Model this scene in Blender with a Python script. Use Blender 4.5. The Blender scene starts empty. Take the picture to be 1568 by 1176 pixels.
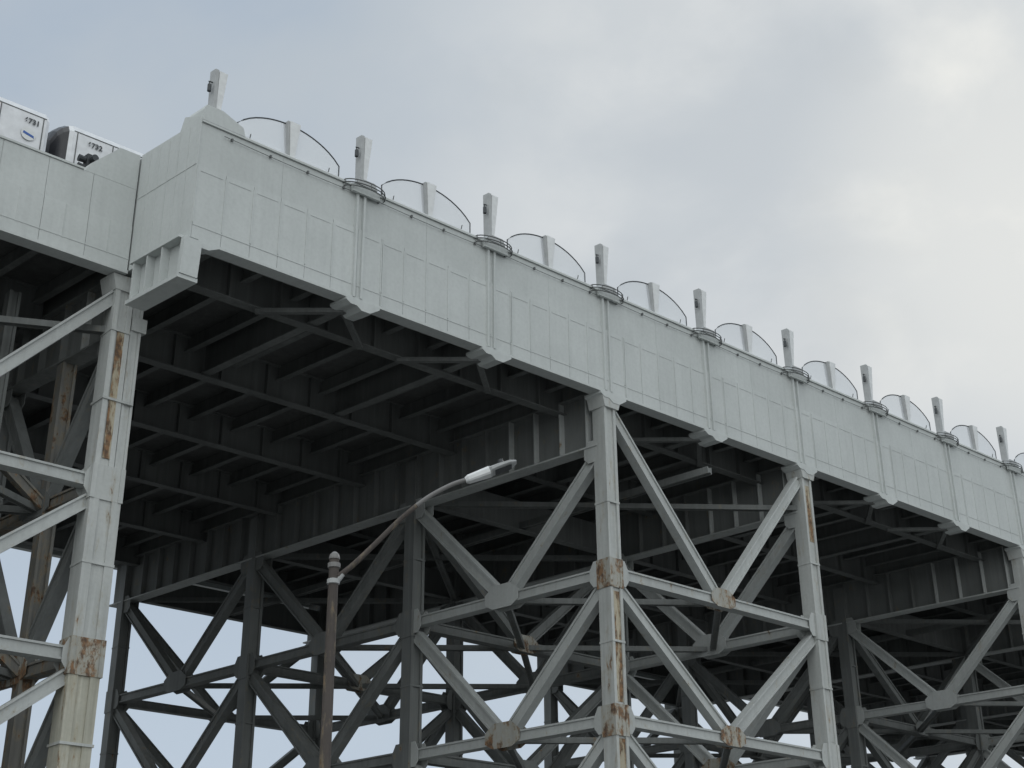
import bpy, math, random, bmesh
from mathutils import Vector, Matrix
random.seed(4)
S=bpy.context.scene
CAMH=1.6
R=math.radians
def az(a): return Vector((math.sin(R(a)),math.cos(R(a)),0))
D=az(49.0); N=az(-41.0); C=az(-48.5); UP=Vector((0,0,1))
def W(u,w,z): # z is height above eye level
    p=N*36+D*u+C*w; return Vector((p.x,p.y,z+CAMH))
U0=18.17; P=6.034
def uk(k): return U0+P*k

# ---------------- materials ----------------
def newmat(name):
    m=bpy.data.materials.new(name); m.use_nodes=True
    nt=m.node_tree; b=nt.nodes['Principled BSDF']; return m,nt,b
def paint(name,c1,c2,rust=0.0,streak=0.35,rough=0.7,island=0.12,det=4,rstretch=0.5,rscale=2.4):
    m,nt,b=newmat(name); n=nt.nodes; l=nt.links
    tc=n.new('ShaderNodeTexCoord')
    def noise(scale,det=5,mp=None,rg=0.55):
        t=n.new('ShaderNodeTexNoise'); t.inputs['Scale'].default_value=scale; t.inputs['Detail'].default_value=det
        t.inputs['Roughness'].default_value=rg
        if mp:
            q=n.new('ShaderNodeMapping'); q.inputs['Scale'].default_value=mp; l.new(tc.outputs['Object'],q.inputs[0]); l.new(q.outputs[0],t.inputs['Vector'])
        else: l.new(tc.outputs['Object'],t.inputs['Vector'])
        return t.outputs['Fac']
    def ramp(f,a,bb):
        r=n.new('ShaderNodeMapRange'); r.inputs[1].default_value=a; r.inputs[2].default_value=bb; l.new(f,r.inputs[0]); return r.outputs[0]
    def mix(f,A,B,mode='MIX'):
        x=n.new('ShaderNodeMix'); x.data_type='RGBA'; x.blend_type=mode
        if isinstance(f,float): x.inputs[0].default_value=f
        else: l.new(f,x.inputs[0])
        for i,v in ((6,A),(7,B)):
            if isinstance(v,tuple): x.inputs[i].default_value=(*v,1)
            else: l.new(v,x.inputs[i])
        return x.outputs[2]
    def mul(a,k):
        x=n.new('ShaderNodeMath'); x.operation='MULTIPLY'; l.new(a,x.inputs[0])
        if isinstance(k,float): x.inputs[1].default_value=k
        else: l.new(k,x.inputs[1])
        return x.outputs[0]
    col=mix(ramp(noise(0.45,det),0.35,0.65),c1,c2)
    g=n.new('ShaderNodeNewGeometry')
    isl=ramp(g.outputs['Random Per Island'],0,1)
    col=mix(mul(isl,island*3),col,tuple(x*0.7 for x in c2))
    dk=tuple(x*0.5 for x in c2)
    s=noise(1.0,det+1,(4.2,4.2,0.25),0.65)
    col=mix(mul(ramp(s,0.52,0.75),streak),col,dk)
    col=mix(mul(ramp(s,0.46,0.28),streak*0.8),col,tuple(min(1,x*1.3) for x in c1))
    if det>3:
        col=mix(mul(ramp(noise(8,3),0.4,0.7),0.12),col,dk)
    if rust>0:
        rn=noise(rscale,7,(1,1,rstretch),0.72)
        rm=ramp(rn,0.69-rust*0.24,0.73-rust*0.20)
        halo=ramp(rn,0.61-rust*0.24,0.71-rust*0.22)
        rc=mix(ramp(noise(6,3),0.4,0.6),(0.25,0.13,0.06),(0.085,0.045,0.028))
        col=mix(mul(halo,0.45),col,(0.33,0.27,0.17))
        col=mix(mul(rm,0.88),col,rc)
    l.new(col,b.inputs['Base Color']); b.inputs['Roughness'].default_value=rough
    b.inputs['Specular IOR Level'].default_value=0.25
    return m
def plain(name,c,rough=0.6,metal=0.0):
    m,nt,b=newmat(name); n=nt.nodes; l=nt.links
    tc=n.new('ShaderNodeTexCoord'); t=n.new('ShaderNodeTexNoise'); t.inputs['Scale'].default_value=4; t.inputs['Detail'].default_value=3
    l.new(tc.outputs['Object'],t.inputs['Vector'])
    x=n.new('ShaderNodeMix'); x.data_type='RGBA'; l.new(t.outputs['Fac'],x.inputs[0])
    x.inputs[6].default_value=(*[v*0.8 for v in c],1); x.inputs[7].default_value=(*[min(1,v*1.15) for v in c],1)
    l.new(x.outputs[2],b.inputs['Base Color']); b.inputs['Roughness'].default_value=rough; b.inputs['Metallic'].default_value=metal
    return m
M_FAS=paint('fascia_grey_paint',(0.60,0.625,0.615),(0.55,0.575,0.565),0.0,0.13,island=0.06)
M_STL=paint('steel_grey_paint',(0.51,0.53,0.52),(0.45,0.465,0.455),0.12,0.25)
M_RST=paint('rusting_steel_paint',(0.46,0.46,0.43),(0.38,0.38,0.35),0.86,0.4)
M_INT=paint('inner_steel_shaded',(0.235,0.245,0.24),(0.18,0.188,0.183),0.12,0.35,det=2)  # copy of the steel paint with the under-deck shade put into its colour
M_INR=paint('inner_steel_rust_shaded',(0.24,0.235,0.22),(0.18,0.175,0.16),0.6,0.4,det=2)  # rusted steel, base colour also darkened for the shade inside the towers
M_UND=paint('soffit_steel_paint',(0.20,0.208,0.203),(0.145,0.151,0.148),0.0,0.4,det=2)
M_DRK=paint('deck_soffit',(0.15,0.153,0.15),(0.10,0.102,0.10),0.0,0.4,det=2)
M_CLM=paint('column_paint_weathered',(0.55,0.565,0.55),(0.47,0.485,0.47),0.20,0.38,rstretch=.25)
M_CRS=paint('column_web_rusted',(0.55,0.50,0.40),(0.45,0.40,0.30),0.95,0.6,rstretch=0.22,rscale=3.2)
M_CST=paint('column_water_stained',(0.53,0.515,0.44),(0.43,0.42,0.35),0.28,0.6,rstretch=.2)
M_WHT=plain('white_coated_panel',(0.76,0.77,0.77),0.5)
M_BLK=plain('dark_metal',(0.06,0.065,0.07),0.5,0.3)
M_RNG=plain('galvanised_rail',(0.13,0.135,0.135),0.5,0.3)
M_POLE=paint('brown_pole_steel',(0.11,0.095,0.088),(0.075,0.064,0.058),0.40,0.6,rstretch=.3,rscale=5)
M_LUM=plain('luminaire_grey',(0.42,0.43,0.43),0.45)
M_GAL=plain('galvanised_arm',(0.20,0.195,0.19),0.5)
M_TRN=plain('stainless_train_body',(0.74,0.75,0.77),0.4,0.15)
M_TBK=plain('black_train_front',(0.03,0.03,0.035),0.25)
M_BLU=plain('blue_decal',(0.04,0.12,0.4),0.4)
M_GND=plain('ground_concrete',(0.17,0.17,0.165),0.9)

M_SCR,nt,b=newmat('clear_screen'); n=nt.nodes; l=nt.links
tr=n.new('ShaderNodeBsdfTransparent'); tr.inputs[0].default_value=(0.9,0.92,0.93,1)
df=n.new('ShaderNodeBsdfDiffuse'); df.inputs[0].default_value=(0.93,0.94,0.95,1)
tl=n.new('ShaderNodeBsdfTranslucent'); tl.inputs[0].default_value=(0.93,0.94,0.95,1)
gl=n.new('ShaderNodeBsdfGlossy'); gl.inputs['Roughness'].default_value=.08; gl.inputs[0].default_value=(.9,.9,.9,1)
m0=n.new('ShaderNodeMixShader'); m0.inputs[0].default_value=0.45
l.new(df.outputs[0],m0.inputs[1]); l.new(tl.outputs[0],m0.inputs[2])
mx=n.new('ShaderNodeMixShader'); mx.inputs[0].default_value=0.62
m2=n.new('ShaderNodeMixShader'); m2.inputs[0].default_value=0.08
l.new(tr.outputs[0],mx.inputs[1]); l.new(m0.outputs[0],mx.inputs[2]); l.new(mx.outputs[0],m2.inputs[1]); l.new(gl.outputs[0],m2.inputs[2]); l.new(m2.outputs[0],n['Material Output'].inputs[0])

# ---------------- builder ----------------
class B:
    def __init__(s): s.v=[];s.f=[];s.m=[];s.mats=[]
    def mi(s,m):
        if m not in s.mats: s.mats.append(m)
        return s.mats.index(m)
    def add(s,vs,fs,m):
        o=len(s.v); s.v+= [tuple(x) for x in vs]; k=s.mi(m)
        for f in fs: s.f.append([o+i for i in f]); s.m.append(k)
    def prism(s,A,Bp,m):
        n=len(A); fs=[[i,(i+1)%n,n+(i+1)%n,n+i] for i in range(n)]+[list(range(n))[::-1],list(range(n,2*n))]
        s.add(list(A)+list(Bp),fs,m)
    def box(s,u0,u1,w0,w1,z0,z1,m):
        A=[W(u0,w0,z0),W(u1,w0,z0),W(u1,w1,z0),W(u0,w1,z0)]
        s.prism(A,[p+UP*(z1-z0) for p in A],m)
    def slab(s,pts,w0,w1,m):
        s.prism([W(u,w0,z) for u,z in pts],[W(u,w1,z) for u,z in pts],m)
    def slabu(s,pts,u0,u1,m):
        s.prism([W(u0,w,z) for w,z in pts],[W(u1,w,z) for w,z in pts],m)
    def beam(s,p0,p1,wd,h,nrm,m,tf=0.09,rec=0.08):
        t=(p1-p0).normalized(); sd=nrm.cross(t).normalized(); nn=t.cross(sd).normalized()
        a=wd/2;c=h/2
        if rec>0:
            pr=[(-a,-c),(-a+tf,-c),(-a+tf,-c+rec),(a-tf,-c+rec),(a-tf,-c),(a,-c),(a,c),(a-tf,c),(a-tf,c-rec),(-a+tf,c-rec),(-a+tf,c),(-a,c)]
        else: pr=[(-a,-c),(a,-c),(a,c),(-a,c)]
        A=[p0+sd*x+nn*y for x,y in pr]; Bp=[p1+sd*x+nn*y for x,y in pr]
        s.prism(A,Bp,m)
    def tube(s,pts,r,m,seg=8):
        rs=r if isinstance(r,(list,tuple)) else [r]*len(pts)
        vs=[];fs=[]
        for i,p in enumerate(pts):
            t=(pts[min(i+1,len(pts)-1)]-pts[max(i-1,0)]).normalized()
            a=t.cross(UP if abs(t.z)<0.95 else Vector((1,0,0))).normalized(); b2=t.cross(a)
            for j in range(seg):
                q=2*math.pi*j/seg; vs.append(p+(a*math.cos(q)+b2*math.sin(q))*rs[i])
        for i in range(len(pts)-1):
            for j in range(seg): fs.append([i*seg+j,i*seg+(j+1)%seg,(i+1)*seg+(j+1)%seg,(i+1)*seg+j])
        fs.append(list(range(seg))[::-1]); fs.append([(len(pts)-1)*seg+j for j in range(seg)])
        s.add(vs,fs,m)
    def obj(s,name,parent=None,origin=None):
        me=bpy.data.meshes.new(name); o=Vector(origin) if origin else Vector((0,0,0))
        me.from_pydata([Vector(v)-o for v in s.v],[],s.f)
        for m in s.mats: me.materials.append(m)
        for p,k in zip(me.polygons,s.m): p.material_index=k
        bm=bmesh.new(); bm.from_mesh(me); bmesh.ops.recalc_face_normals(bm,faces=bm.faces); bm.to_mesh(me); bm.free()
        ob=bpy.data.objects.new(name,me); ob.location=o; S.collection.objects.link(ob)
        if parent: ob.parent=parent
        return ob
def empty(name,loc=(0,0,0)):
    e=bpy.data.objects.new(name,None); S.collection.objects.link(e); e.location=loc; return e

via=empty('elevated_railway_viaduct')
ZB,ZT=23.2,27.6
KMAX=21
UE=17.85; UEND=uk(KMAX)
WB=33.6; WL=3.33
# ---------------- fascia ----------------
f=B()
f.box(UE+0.02,UEND,0.05,0.42,ZB+0.02,ZT-0.02,M_FAS)
g=0.008
for k in range(0,KMAX):
    a,b_=uk(k),uk(k+1)
    if k==0: a=UE
    nd=6
    for i in range(nd):
        x0=a+(b_-a)*i/nd; x1=a+(b_-a)*(i+1)/nd
        f.box(x0+g,x1-g,0.0,0.045,ZB+g,ZB+2.75-g,M_FAS)
        f.box(x0-0.02,x0+0.02,-0.02,-0.002,ZB+0.55,ZB+2.6,M_FAS)
        f.box(x0+.12,x1-.12,-0.012,-0.001,ZB+2.52,ZB+2.56,M_FAS)
    for i in range(2):
        x0=a+(b_-a)*i/2; x1=a+(b_-a)*(i+1)/2
        f.box(x0+g*.5,x1-g*.5,0.028,0.048,ZB+2.75+g,ZT-g,M_FAS)
    f.box(a,b_,-0.014,-0.001,ZB+0.47,ZB+0.50,M_FAS)
    if k>0:
        for du in (-0.13,0.17):
            f.box(uk(k)+du-0.045,uk(k)+du+0.045,-0.08,0.0495,ZB-0.003,ZT+0.003,M_FAS)
        f.box(uk(k)+1.05,uk(k)+1.10,-0.03,0.0492,ZB+.02,ZB+2.7,M_FAS)
f.box(UE+0.25,UEND,-0.05,0.5,ZB-0.10,ZB-0.004,M_FAS)
f.box(UE,UEND,-0.04,0.46,ZT+0.004,ZT+0.08,M_FAS)
for k in range(1,KMAX):
    c=uk(k)+.1
    f.slab([(c-0.55,ZB-0.104),(c+0.85,ZB-0.104),(c+0.85,ZB-0.2),(c+0.45,ZB-0.46),(c+0.1,ZB-0.46),(c-0.1,ZB-0.32),(c-0.35,ZB-0.32),(c-0.55,ZB-0.2)],-0.09,0.75,M_FAS)
f.slab([(UE-0.004,ZT+0.085),(UE+1.6,ZT+0.085),(UE+1.5,ZT+0.40),(UE+0.7,ZT+0.72),(UE+0.1,ZT+0.72),(UE-0.004,ZT+0.5)],-0.045,0.9,M_FAS)
f.slab([(UE+0.1,ZB-0.3),(UE+.62,ZB-0.3),(UE+1.0,ZB-0.106),(UE+0.1,ZB-0.106)],-0.08,0.3,M_FAS)
f.slabu([(0.0,ZB),(WL-0.02,ZB),(WL-0.02,ZT+0.15),(1.15,ZT+0.1),(0.95,ZT+0.6),(0.0,ZT+0.2)],UE-0.05,UE-0.006,M_FAS)
f.slabu([(0.0,ZB+2.75),(WL-0.02,ZB+2.75),(WL-0.02,ZB+2.79),(0.0,ZB+2.79)],UE-0.065,UE-0.052,M_FAS)
for w_ in (0.55,1.1,1.65,2.2,2.75): f.slabu([(w_,ZB),(w_+.03,ZB),(w_+.03,ZT),(w_,ZT)],UE-0.062,UE-0.051,M_FAS)
f.box(UE-0.004,UE+0.35,0.5,WL+0.5,ZB+0.03,ZT+0.08,M_FAS)
e0=UE-0.05; wE=2.7
f.box(e0-0.02,e0+0.06,0.05,wE,21.75,ZB-0.02,M_FAS)
f.box(e0-0.34,e0+0.36,-0.1,wE,21.6,21.74,M_FAS)
f.slab([(e0-.30,21.745),(e0+.32,21.745),(e0+.38,ZB-0.11),(e0-.24,ZB-0.11)],-0.14,0.045,M_FAS)
f.box(e0-0.34,e0-0.03,0.05,wE,ZB-0.10,ZB-0.01,M_FAS)
for w_ in (0.95,1.75,2.5): f.box(e0-0.30,e0-0.025,w_,w_+0.05,21.745,ZB-0.105,M_FAS)
f.obj('station_fascia',via)

f=B()
UL=-60
f.box(UL,UE-0.08,WL+0.05,WL+0.4,ZB+0.02,26.35,M_FAS)
x=UE-0.08
while x>UL+2:
    for z0,z1,pr in ((ZB,ZB+1.7,0.0),(ZB+1.7,26.36,0.024)):
        f.box(x-1.55+g,x-g,WL+pr,WL+0.047,z0+g,z1-g,M_FAS)
    f.box(x-.8,x-.77,WL-.014,WL-.001,ZB+.4,ZB+1.65,M_FAS)
    x-=1.55
f.box(UL,UE-0.08,WL-0.013,WL-0.001,ZB+0.42,ZB+0.45,M_FAS)
f.box(UL,UE-0.08,WL-0.05,WL+0.5,ZB-0.12,ZB-0.004,M_FAS)
f.box(UL,UE-2.0,WL-0.02,WL+0.45,26.364,26.44,M_FAS)
f.slab([(UE-1.95,26.365),(UE-0.08,26.365),(UE-0.08,ZT+0.15),(UE-0.85,ZT+0.15),(UE-1.0,ZT-0.05),(UE-1.75,26.75)],WL+0.03,WL+0.45,M_FAS)
f.obj('approach_fascia',via)

f=B()
f.box(UL,UEND,WB,WB+0.4,ZB,ZT-0.6,M_FAS)
f.obj('far_fascia',via)

# ---------------- deck ----------------
f=B()
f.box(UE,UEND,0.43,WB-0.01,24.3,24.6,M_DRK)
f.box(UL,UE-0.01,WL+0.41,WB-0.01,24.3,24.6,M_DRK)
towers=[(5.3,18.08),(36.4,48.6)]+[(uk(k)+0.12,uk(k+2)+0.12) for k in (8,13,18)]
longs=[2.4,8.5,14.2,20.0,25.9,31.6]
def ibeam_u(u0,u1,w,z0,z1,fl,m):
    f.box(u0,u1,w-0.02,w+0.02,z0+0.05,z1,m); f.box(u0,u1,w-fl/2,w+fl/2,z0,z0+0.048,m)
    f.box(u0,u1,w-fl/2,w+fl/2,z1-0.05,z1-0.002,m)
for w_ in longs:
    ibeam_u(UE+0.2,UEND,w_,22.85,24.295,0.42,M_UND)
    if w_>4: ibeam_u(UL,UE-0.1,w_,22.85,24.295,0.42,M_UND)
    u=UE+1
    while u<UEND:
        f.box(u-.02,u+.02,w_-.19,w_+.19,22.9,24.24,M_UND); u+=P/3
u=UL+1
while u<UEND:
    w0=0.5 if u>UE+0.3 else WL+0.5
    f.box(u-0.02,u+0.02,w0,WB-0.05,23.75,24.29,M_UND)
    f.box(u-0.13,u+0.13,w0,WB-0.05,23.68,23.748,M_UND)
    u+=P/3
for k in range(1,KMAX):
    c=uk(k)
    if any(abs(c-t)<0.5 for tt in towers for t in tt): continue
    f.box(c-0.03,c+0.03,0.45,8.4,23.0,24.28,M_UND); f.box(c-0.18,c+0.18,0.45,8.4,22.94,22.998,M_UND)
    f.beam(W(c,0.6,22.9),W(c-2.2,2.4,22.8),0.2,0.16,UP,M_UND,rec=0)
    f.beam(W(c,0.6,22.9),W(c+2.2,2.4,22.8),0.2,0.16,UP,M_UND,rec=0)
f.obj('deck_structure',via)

# ---------------- cross girders ----------------
f=B()
for tt in towers+[(-19,-7)]:
    for t in tt:
        w0=0.45 if t>18.5 else WL+0.45
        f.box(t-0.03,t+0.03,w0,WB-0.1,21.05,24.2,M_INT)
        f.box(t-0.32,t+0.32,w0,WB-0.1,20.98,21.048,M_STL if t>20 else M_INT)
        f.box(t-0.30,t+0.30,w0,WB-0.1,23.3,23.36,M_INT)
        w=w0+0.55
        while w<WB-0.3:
            mm=M_STL if w<6 else M_INT  # stiffeners farther in take the shaded copy of the paint
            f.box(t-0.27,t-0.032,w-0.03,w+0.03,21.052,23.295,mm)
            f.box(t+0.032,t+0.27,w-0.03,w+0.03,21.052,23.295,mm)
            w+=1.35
f.obj('cross_girders',via)

# ---------------- towers ----------------
L=[15.85,10.4,5.0]; BASE=-CAMH
def gusset(f,c,t,n,up,m,sx=0.95,sz=0.55,th=0.62):
    pr=[(-sx,-sz*.55),(-sx*.55,-sz),(sx*.55,-sz),(sx,-sz*.55),(sx,sz*.3),(sx*.5,sz),(-sx*.5,sz),(-sx,sz*.3)]
    for sg in (-1,1):
        A=[c+t*x+up*z+n*sg*(th/2) for x,z in pr]; Bq=[p+n*sg*0.025 for p in A]
        f.prism(A,Bq,m)
CN=(C.cross(UP)).normalized()
for ti,(ua,ub) in enumerate(towers+[(-19,-7)]):
    f=B()
    left = ub<18.5
    ws=[(WL+0.5 if left else 0.33),10.8,21.6,32.4]
    for u in (ua,ub):
        for wi,w in enumerate(ws):
            big=left and wi==0
            cu=1.02 if big else 0.62; cw=0.80 if big else 0.66
            mc=M_CLM if wi==0 else M_INT
            ztop=ZB-0.15
            if big:
                f.beam(W(u,w,BASE),W(u,w,9.8),cu-.04,cw-.04,-N,M_CST,tf=0.3,rec=0.05)
                f.beam(W(u,w,9.8),W(u,w,16.3),cu,cw,-N,M_CLM,tf=0.3,rec=0.05)
                f.beam(W(u-.17,w,16.3),W(u-.17,w,ztop),.64,cw-.05,-N,M_CLM,tf=0.17,rec=0.05)
                f.beam(W(u-.17,w-.357,16.6),W(u-.17,w-.357,21.0),.28,.03,-N,M_CRS,rec=0)
                f.beam(W(u+.38,w,16.3),W(u+.38,w,22.6),.38,cw-.15,-N,M_CLM,tf=0.09,rec=0.04)
                f.box(u+.15,u+.66,w-.40,w+.3,21.2,21.7,M_CLM)
                f.beam(W(u-.17,w-.01,21.0),W(u-.17,w-.01,21.06),.68,cw,-N,M_CLM,rec=0)
            else:
                f.beam(W(u,w,BASE),W(u,w,ztop),cu,cw,-N,mc,tf=0.13,rec=0.07)
                if wi==0:
                    for za,zb_ in ((5.7,9.7),(11.0,15.1)):
                        f.beam(W(u,w-.262,za),W(u,w-.262,zb_),.34,.03,-N,M_CRS if u==ua else M_CLM,rec=0)
                    if u==ub: f.beam(W(u,w-.262,19.6),W(u,w-.262,22.2),.34,.03,-N,M_CRS,rec=0)
            for li,z in enumerate(L):
                rst=(wi==0 and ((big and li>=1) or (not big and u==ua and li<2) or li==2))
                f.beam(W(u,w,z-0.62),W(u,w,z+0.5),cu+0.07,cw+0.07,-N,M_RST if rst else mc,tf=0.15,rec=0.03)
            for z in (18.6,13.2,7.8):
                f.beam(W(u,w,z-0.04),W(u,w,z+0.04),cu+0.04,cw+0.04,-N,mc,rec=0)
            if wi==0:
                f.slab([(u-cu/2-0.2,ztop-0.0),(u+cu/2+0.25,ztop),(u+cu/2+0.06,ztop-0.55),(u-cu/2-0.05,ztop-0.55)],w-0.40,w+0.40,M_CLM)
            f.box(u-0.9,u+0.9,w-0.9,w+0.9,BASE-0.3,BASE+0.6,M_DRK)
        if left:
            f.beam(W(u,6.9,BASE),W(u,6.9,21.0),.5,.5,-N,M_INR,tf=.1,rec=.08)
            f.beam(W(u-2.2,6.9,BASE),W(u-2.2,6.9,23.0),.4,.45,-N,M_INT,tf=.1,rec=.08)
            for li,z in enumerate(L):
                f.beam(W(u-.2,6.9,z),W(u-6.2,6.9,z+4.6),.36,.3,-N,M_INR,tf=.07,rec=.06)
    um=(ua+ub)/2
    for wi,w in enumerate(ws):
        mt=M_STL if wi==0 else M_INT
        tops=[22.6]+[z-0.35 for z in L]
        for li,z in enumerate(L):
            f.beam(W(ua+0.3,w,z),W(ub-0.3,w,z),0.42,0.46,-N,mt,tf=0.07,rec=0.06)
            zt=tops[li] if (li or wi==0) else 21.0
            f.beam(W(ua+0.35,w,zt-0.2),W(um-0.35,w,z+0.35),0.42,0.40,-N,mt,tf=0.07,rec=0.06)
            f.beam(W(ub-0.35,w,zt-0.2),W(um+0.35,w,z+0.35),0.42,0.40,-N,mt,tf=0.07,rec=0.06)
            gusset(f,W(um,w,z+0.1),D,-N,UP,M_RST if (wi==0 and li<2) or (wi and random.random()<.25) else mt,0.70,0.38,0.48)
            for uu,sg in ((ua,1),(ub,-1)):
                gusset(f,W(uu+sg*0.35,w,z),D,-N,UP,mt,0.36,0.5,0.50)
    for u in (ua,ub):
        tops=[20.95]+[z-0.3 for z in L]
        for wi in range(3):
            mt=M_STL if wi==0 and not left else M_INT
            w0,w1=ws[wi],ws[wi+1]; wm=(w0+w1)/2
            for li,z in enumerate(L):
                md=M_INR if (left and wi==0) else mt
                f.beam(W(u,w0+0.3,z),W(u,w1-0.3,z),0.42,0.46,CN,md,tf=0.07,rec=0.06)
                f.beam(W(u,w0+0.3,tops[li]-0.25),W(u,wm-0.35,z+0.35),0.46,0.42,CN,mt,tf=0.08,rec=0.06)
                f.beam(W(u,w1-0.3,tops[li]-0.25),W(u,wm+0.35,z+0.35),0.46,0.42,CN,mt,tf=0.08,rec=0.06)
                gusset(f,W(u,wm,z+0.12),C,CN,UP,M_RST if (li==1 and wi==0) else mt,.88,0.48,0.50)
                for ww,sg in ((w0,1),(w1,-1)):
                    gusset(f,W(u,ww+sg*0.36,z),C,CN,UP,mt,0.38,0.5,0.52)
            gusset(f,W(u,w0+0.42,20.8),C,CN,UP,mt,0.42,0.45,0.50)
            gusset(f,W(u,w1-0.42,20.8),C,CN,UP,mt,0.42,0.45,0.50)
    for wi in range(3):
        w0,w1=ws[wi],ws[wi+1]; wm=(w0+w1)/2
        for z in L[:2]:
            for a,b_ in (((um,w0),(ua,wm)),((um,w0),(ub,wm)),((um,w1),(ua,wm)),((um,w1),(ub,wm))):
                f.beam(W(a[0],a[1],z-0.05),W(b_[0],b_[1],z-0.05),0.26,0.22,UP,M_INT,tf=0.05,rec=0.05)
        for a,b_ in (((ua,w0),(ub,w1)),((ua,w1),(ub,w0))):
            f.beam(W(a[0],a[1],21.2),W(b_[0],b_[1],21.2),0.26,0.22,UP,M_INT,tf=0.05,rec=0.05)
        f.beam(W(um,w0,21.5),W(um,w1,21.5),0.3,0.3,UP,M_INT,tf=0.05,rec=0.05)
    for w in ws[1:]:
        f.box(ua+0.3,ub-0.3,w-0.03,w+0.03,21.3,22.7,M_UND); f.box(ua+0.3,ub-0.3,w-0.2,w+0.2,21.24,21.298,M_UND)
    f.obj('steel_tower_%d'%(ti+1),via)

# ---------------- lamp posts on the parapet ----------------
base=None
for k in range(0,KMAX):
    c=uk(k)+.27
    if base is None:
        f=B(); zb=ZT+0.095; zt=30.0
        f.prism([W(c-.17,0.12,zb),W(c-.05,0.12,zb),W(c-.05,.42,zb),W(c-.17,.42,zb)],[W(c-.22,0.12,zt),W(c-.08,0.12,zt),W(c-.08,.42,zt),W(c-.22,.42,zt)],M_LUM)
        f.prism([W(c-.045,0.16,zb+.35),W(c+.10,0.16,zb+.35),W(c+.10,.36,zb+.35),W(c-.045,.36,zb+.35)],[W(c-.06,0.10,zt-.04),W(c+.25,0.10,zt-.04),W(c+.25,.42,zt-.04),W(c-.06,.42,zt-.04)],M_WHT)
        f.prism([W(c-.24,0.05,zb),W(c+.20,0.05,zb),W(c+.20,.45,zb),W(c-.24,.45,zb)],[W(c-.2,0.1,zb+.3),W(c+.14,0.1,zb+.3),W(c+.14,.42,zb+.3),W(c-.2,.42,zb+.3)],M_WHT)
        f.tube([W(c-.34,.2,zt-.95),W(c-.34,.2,zt-.68)],.07,M_BLK,8); f.tube([W(c-.2,.26,zt-.5),W(c-.36,.22,zt-.55),W(c-.34,.2,zt-.7)],.025,M_BLK)
        base=f.obj('platform_lamp_post',None,W(c,0,zb))
    else:
        o=bpy.data.objects.new('platform_lamp_post',base.data); S.collection.objects.link(o); o.location=W(c,0,ZT+0.095)
base=None
for k in range(1,KMAX):
    c=uk(k)+.1
    if base is None:
        f=B(); z=ZT
        f.slab([(c-.55,z-.30),(c+.6,z-.30),(c+.6,z-.003),(c-.55,z-.003)],-.20,-.085,M_FAS)
        f.slab([(c-.42,z+.083),(c+.52,z+.083),(c+.40,z+.34),(c-.25,z+.34)],-.16,.5,M_LUM)
        for dz,r in ((-.15,.86),(-.02,.9),(.11,.86)):
            pts=[W(c+.05+r*math.cos(q),.0-.40*math.sin(q),z+dz) for q in [math.pi*i/14 for i in range(15)]]
            f.tube(pts,.021,M_RNG,6)
        for i in range(1,14,3):
            q=math.pi*i/14
            f.tube([W(c+.05+.88*math.cos(q),-.40*math.sin(q),z-.17),W(c+.05+.88*math.cos(q),-.40*math.sin(q),z+.13)],.014,M_RNG,5)
        base=f.obj('cable_guard_rail',None,W(c,0,z))
    else:
        o=bpy.data.objects.new('cable_guard_rail',base.data); S.collection.objects.link(o); o.location=W(c,0,ZT)
base=None
for k in range(0,KMAX-1):
    c=uk(k)
    if base is None:
        f=B(); zb=ZT+.09; w=.25; nA=18
        arc=[]
        for i in range(nA+1):
            s=-1+2*i/nA; arc.append((c+3.2+2.08*s,28.34+0.82*(math.sqrt(max(0,1-(s*0.86)**2))-math.sqrt(1-.86**2))/(1-math.sqrt(1-.86**2))))
        pts=[(c+1.12,zb)]+arc+[(c+5.28,zb)]
        f.tube([W(a,w,z) for a,z in pts],.026,M_BLK,6)
        f.add([W(a,w,z) for a,z in pts],[list(range(len(pts)))],M_SCR)
        m=c+3.22
        f.prism([W(m-.10,.14,zb),W(m+.10,.14,zb),W(m+.10,.34,zb),W(m-.10,.34,zb)],[W(m-.24,.10,29.2),W(m+.26,.10,29.2),W(m+.26,.36,29.2),W(m-.24,.36,29.2)],M_LUM)
        f.prism([W(m-.06,.10,zb),W(m+.10,.10,zb),W(m+.10,.13,zb),W(m-.06,.13,zb)],[W(m-.17,.06,29.2),W(m+.26,.06,29.2),W(m+.26,.095,29.2),W(m-.17,.095,29.2)],M_WHT)
        f.box(c+.95,c+5.4,.10,.35,zb+.002,zb+.12,M_WHT)
        for uu in (c+1.6,c+4.8): f.tube([W(uu,w,zb),W(uu,w-.1,zb+.35)],.02,M_RNG,5)
        base=f.obj('platform_windscreen',None,W(c,0,ZT))
    else:
        o=bpy.data.objects.new('platform_windscreen',base.data); S.collection.objects.link(o); o.location=W(c,0,ZT)
f=B()
f.tube([W(uk(0)+.5+i*.5,-.05,ZT-.24-.05*math.sin(math.pi*(i%12)/12)) for i in range(0,240)],.012,M_RNG,5)
for i in range(0,80):
    u_=uk(0)+.8+i*1.5
    f.box(u_-.03,u_+.03,-.07,-.001,ZT-.30,ZT-.2,M_RNG)
f.obj('conduit',via)

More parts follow.
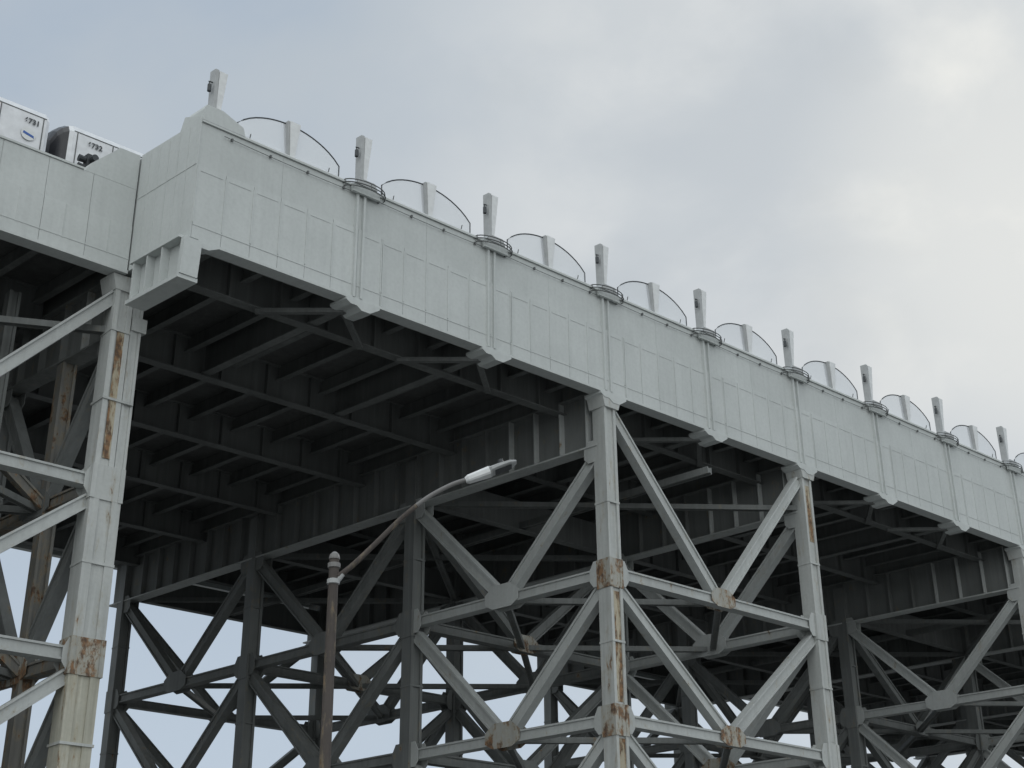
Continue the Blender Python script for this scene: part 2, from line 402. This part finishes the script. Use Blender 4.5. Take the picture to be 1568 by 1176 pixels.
# ---------------- train ----------------
tr=empty('subway_train',W(14,5,24.9))
bpy.context.view_layer.update()
def put(o):
    o.parent=tr; o.matrix_parent_inverse=tr.matrix_world.inverted()
def car(u0,u1,wa,wb,name,num,un,ud):
    f=B(); z0,z1=25.4,29.4
    sec=[(wa,z0),(wa-.02,z1-.50),(wa+.10,z1-.25),(wa+.40,z1-.09),(wa+.9,z1),(wb-.9,z1),(wb-.40,z1-.09),(wb-.10,z1-.25),(wb+.02,z1-.50),(wb,z0)]
    cw=(wa+wb)/2
    def loop(u,s,dz): return [W(u,cw+(w-cw)*s,z0+(z-z0)*dz) for w,z in sec]
    f.prism(loop(u0+.5,1,1),loop(u1-.12,1,1),M_TRN)
    caps=[(0,.62,.84),(.08,.80,.92),(.2,.90,.96),(.36,.965,.985)]
    for (a,s1,d1),(b_,s2,d2) in zip(caps[:-1],caps[1:]): f.prism(loop(u0+a,s1,d1),loop(u0+b_-.001,s2,d2),M_TBK)
    f.prism(loop(u0+.36,.97,.988),loop(u0+.499,1.0,.998),M_TRN)
    f.prism(loop(u1-.119,.985,.995),loop(u1,.96,.985),M_TRN)
    zl=z1-.52
    for z in (zl,z1-2.0): f.box(u0+.52,u1-.14,wa-.035,wa-.021,z,z+.03,M_RNG)
    u=u1-2.3
    while u>u0+3.0:
        f.box(u-1.5,u,wa-.045,wa-.022,z0+1.25,z0+2.45,M_TBK); u-=2.9
    for uu in (u0+.62,u1-.25,u1-1.75,u0+1.95): f.box(uu,uu+.03,wa-.04,wa-.0215,z0,zl,M_RNG)
    f.box(u1-2.1,u1-1.9,wa-.045,wa-.022,z1-1.6,z1-.75,M_TBK)
    u=u0+3
    while u<u1-3:
        f.box(u,u+2.4,cw-.7,cw+.7,z1+.003,z1+.16,M_RNG); u+=5.5
    put(f.obj(name,None,W(u0,wa,z0)))
    cu=bpy.data.curves.new('n','FONT'); cu.body=num; cu.size=.27; cu.extrude=.004; cu.offset=.008
    t=bpy.data.objects.new('t',cu); S.collection.objects.link(t)
    bpy.context.view_layer.update()
    me=bpy.data.meshes.new_from_object(t); bpy.data.objects.remove(t)
    me.materials.clear(); me.materials.append(M_BLK)
    q=bpy.data.objects.new(name+'_number',me); S.collection.objects.link(q)
    X=D; Z=UP; Y=-N
    q.matrix_world=Matrix(((X.x,Z.x,Y.x,0),(X.y,Z.y,Y.y,0),(X.z,Z.z,Y.z,0),(0,0,0,1)))
    q.location=W(un,wa-.06,z1-.92); bpy.context.view_layer.update(); put(q)
    f=B(); c=W(ud,wa-.05,z1-1.35); r=.26
    f.prism([c+D*r*math.cos(a)+UP*r*math.sin(a) for a in [i*math.pi/8 for i in range(16)]],[c-N*.01+D*r*math.cos(a)+UP*r*math.sin(a) for a in [i*math.pi/8 for i in range(16)]],M_WHT)
    f.prism([c-N*.012+D*x+UP*y for x,y in ((-.2,-.03),(.2,-.12),(.18,-.03),(-.18,.06))],[c-N*.02+D*x+UP*y for x,y in ((-.2,-.03),(.2,-.12),(.18,-.03),(-.18,.06))],M_BLU)
    put(f.obj(name+'_decal',None,c))
car(-4.0,15.35,5.1,8.0,'rear_car','6731',14.45,14.65)
car(15.72,34.4,5.1,8.0,'front_car','6732',16.75,17.55)

f=B(); c=16.4
f.tube([W(c,4.2,24.6),W(c,4.2,27.4)],.05,M_BLK)
f.box(c-.17,c+.17,3.95,4.2,26.4,27.45,M_BLK)
for z in (26.6,26.92,27.24):
    p=W(c,3.95,z); f.tube([p,p-C*.22],[.12,.13],M_BLK,10)
    p=W(c-.17,4.08,z); f.tube([p,p-D*.24],[.11,.13],M_BLK,10)
f.obj('railway_signal',None,W(c,4.2,24.6))

# ---------------- street lamp ----------------
lamp=empty('street_lamp',(-3.24,24.64,0))
def lput(o): o.parent=lamp; o.matrix_parent_inverse=Matrix.Translation(lamp.location).inverted()
bx,by=-3.24,24.64
zt=7.92+CAMH
f=B()
f.tube([Vector((bx,by,z)) for z in (0,.3,.301,3,6,zt)],[.19,.19,.125,.115,.10,.088],M_POLE,16)
f.tube([Vector((bx,by,z)) for z in (zt,zt+.03,zt+.09,zt+.14)],[.10,.10,.085,.03],M_GAL,14)
for z in (zt-.42,zt-.12): f.tube([Vector((bx,by,zz)) for zz in (z-.05,z-.04,z+.04,z+.05)],[.09,.115,.115,.09],M_LUM if z<zt-.2 else M_GAL,14)
f.tube([Vector((bx+.06,by,zt-.42)),Vector((bx+.16,by,zt-.28))],.05,M_LUM,8)
lput(f.obj('pole'))
ctl=[(0.08,-.32),(.35,-.10),(.75,.31),(1.2,.78),(1.65,1.16),(2.1,1.42),(2.42,1.53)]
pts=[]
for i in range(len(ctl)-1):
    for s in range(5):
        t=s/5; p0=ctl[max(i-1,0)];p1=ctl[i];p2=ctl[i+1];p3=ctl[min(i+2,len(ctl)-1)]
        q=[0.5*((2*p1[j])+(-p0[j]+p2[j])*t+(2*p0[j]-5*p1[j]+4*p2[j]-p3[j])*t*t+(-p0[j]+3*p1[j]-3*p2[j]+p3[j])*t**3) for j in (0,1)]
        pts.append(Vector((bx+q[0],by,zt+q[1])))
pts.append(Vector((bx+ctl[-1][0],by,zt+ctl[-1][1])))
f=B(); nP=len(pts)
f.tube(pts[:19],[.052-.012*i/nP for i in range(19)],M_POLE,12)
f.tube(pts[18:],[.044-.01*i/nP for i in range(nP-18)],M_GAL,12)
lput(f.obj('arm'))
f=B()
p0=pts[-1]; ax=Vector((1,0,.38)).normalized(); sd=Vector((0,1,0)); up=ax.cross(sd)
if up.z<0: up=-up
secs=[(-.06,.05,.05),(.0,.09,.07),(.42,.13,.085),(.46,.17,.06),(.62,.20,.055),(.84,.18,.045),(.95,.08,.02)]
loops=[]
for x,a,h in secs:
    loops.append([p0+ax*x+sd*a*cx+up*h*cy for cx,cy in ((-1,-.6),(-.8,-1),(.8,-1),(1,-.6),(1,.3),(.55,1),(-.55,1),(-1,.3))])
for i,(a_,b_) in enumerate(zip(loops[:-1],loops[1:])): f.prism(a_,b_,M_WHT if i<2 else M_LUM)
q=p0+ax*.66-up*.058
f.prism([q+ax*x+sd*y for x,y in ((-.15,-.13),(.18,-.11),(.18,.11),(-.15,.13))],[q-up*.012+ax*x+sd*y for x,y in ((-.14,-.12),(.17,-.10),(.17,.10),(-.14,.12))],M_BLK)
q=p0+ax*.68+up*.055
f.tube([q,q+up*.09],[.055,.05],M_BLK,12)
lput(f.obj('luminaire'))

f=B(); f.add([(-1500,-1500,0),(1500,-1500,0),(1500,1500,0),(-1500,1500,0)],[[0,1,2,3]],M_GND)
f.obj('ground')

# ---------------- world ----------------
SA,SE=25.0,29.0
sdv=Vector((math.sin(R(SA))*math.cos(R(SE)),math.cos(R(SA))*math.cos(R(SE)),math.sin(R(SE))))
w=bpy.data.worlds.new('World'); S.world=w; w.use_nodes=True
nt=w.node_tree; n=nt.nodes; l=nt.links; n.clear()
out=n.new('ShaderNodeOutputWorld')
sky=n.new('ShaderNodeTexSky'); sky.sky_type='NISHITA'; sky.sun_disc=False; sky.sun_elevation=R(SE); sky.sun_rotation=R(SA)
bg1=n.new('ShaderNodeBackground'); bg1.inputs[1].default_value=0.05; l.new(sky.outputs[0],bg1.inputs[0])
tc=n.new('ShaderNodeTexCoord'); sp=n.new('ShaderNodeSeparateXYZ'); l.new(tc.outputs['Generated'],sp.inputs[0])
def M(op,a,b_=None,clamp=False):
    x=n.new('ShaderNodeMath'); x.operation=op; x.use_clamp=clamp
    for i,v in enumerate((a,b_)):
        if v is None: continue
        if isinstance(v,(int,float)): x.inputs[i].default_value=v
        else: l.new(v,x.inputs[i])
    return x.outputs[0]
def noise(sc,det,off,dist=0.0,rg=.5,scl=(1,1,1.7)):
    mp=n.new('ShaderNodeMapping'); mp.inputs['Location'].default_value=off; mp.inputs['Scale'].default_value=scl; mp.inputs['Rotation'].default_value=(0,R(-12),0); l.new(tc.outputs['Generated'],mp.inputs[0])
    t=n.new('ShaderNodeTexNoise'); t.inputs['Scale'].default_value=sc; t.inputs['Detail'].default_value=det; t.inputs['Distortion'].default_value=dist; t.inputs['Roughness'].default_value=rg
    l.new(mp.outputs[0],t.inputs['Vector']); return t.outputs['Fac']
def mr(v,a,b_,c=0.,d=1.):
    x=n.new('ShaderNodeMapRange'); x.interpolation_type='SMOOTHSTEP'
    for i,q in enumerate((a,b_,c,d)): x.inputs[i+1].default_value=q
    l.new(v,x.inputs[0]); return x.outputs[0]
def mix(fc,A,Bc,mode='MIX'):
    x=n.new('ShaderNodeMix'); x.data_type='RGBA'; x.blend_type=mode
    if isinstance(fc,float): x.inputs[0].default_value=fc
    else: l.new(fc,x.inputs[0])
    for i,v in ((6,A),(7,Bc)):
        if isinstance(v,tuple): x.inputs[i].default_value=(*v,1)
        else: l.new(v,x.inputs[i])
    return x.outputs[2]
dt=n.new('ShaderNodeVectorMath'); dt.operation='DOT_PRODUCT'; dt.inputs[1].default_value=sdv; l.new(tc.outputs['Generated'],dt.inputs[0]); dot=dt.outputs['Value']
cl=mr(noise(2.2,6,(3.1,1.7,0.4),.3,.5),.36,.62)
col=mix(M('MULTIPLY',cl,.8),(.42,.50,.60),(.53,.58,.62))
low=mr(sp.outputs[2],.15,.45,1.,0.)
col=mix(M('MULTIPLY',low,.6),col,(.58,.67,.77))
side=mr(dot,.88,.985)
col=mix(M('MULTIPLY',side,.45),col,(.63,.66,.68))
w1=mr(noise(4.2,8,(7.3,2.2,1.1),.2,.5,(1,1,1.5)),.40,.64)
w2=mr(noise(11.0,6,(1.3,5.2,2.1),.2,.55,(1,1,1.4)),.36,.68)
wis=M('MULTIPLY',w1,M('ADD',M('MULTIPLY',w2,.4),.6))
sp2=mr(dot,.86,.97)
col=mix(M('MULTIPLY',M('MULTIPLY',wis,sp2),.7),col,(.78,.80,.80))
dk2=mr(noise(6.5,7,(2.3,9.2,4.1),.3,.55,(1,1,1.8)),.50,.70)
col=mix(M('MULTIPLY',M('MULTIPLY',dk2,sp2),.4),col,(.52,.56,.59))
glow=mr(dot,.978,1.0)
col=mix(M('MULTIPLY',glow,M('ADD',M('MULTIPLY',wis,.45),.40)),col,(1.0,.99,.92))
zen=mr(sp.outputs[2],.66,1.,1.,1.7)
back_boost=mr(sp.outputs[1],.25,-.7,1.,1.95)  # unseen sky behind the camera, brightness added to light the fascia
fac=M('MULTIPLY',zen,back_boost)
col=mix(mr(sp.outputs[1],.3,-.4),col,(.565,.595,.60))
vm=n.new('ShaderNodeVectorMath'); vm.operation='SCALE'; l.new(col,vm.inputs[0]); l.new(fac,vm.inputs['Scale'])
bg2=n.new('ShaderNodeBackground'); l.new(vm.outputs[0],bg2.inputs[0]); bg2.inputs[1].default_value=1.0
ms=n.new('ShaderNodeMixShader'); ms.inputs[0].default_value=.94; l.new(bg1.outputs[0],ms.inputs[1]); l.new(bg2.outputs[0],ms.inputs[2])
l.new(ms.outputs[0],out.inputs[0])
sun=bpy.data.lights.new('sun','SUN'); sun.energy=0.8; sun.angle=R(25); sun.color=(1,.97,.92)
so=bpy.data.objects.new('sun',sun); S.collection.objects.link(so); so.rotation_euler=sdv.to_track_quat('Z','Y').to_euler()

cd=bpy.data.cameras.new('camera'); co=bpy.data.objects.new('camera',cd); S.collection.objects.link(co)
cd.sensor_width=36; cd.lens=2174/1568*36; cd.clip_end=5000; cd.clip_start=.1
m=Matrix.Rotation(R(90+24.8),4,'X')@Matrix.Rotation(R(-.48),4,'Z')
m.translation=Vector((0,0,CAMH)); co.matrix_world=m
S.camera=co
S.view_settings.view_transform='Standard'; S.view_settings.look='None'; S.view_settings.exposure=0
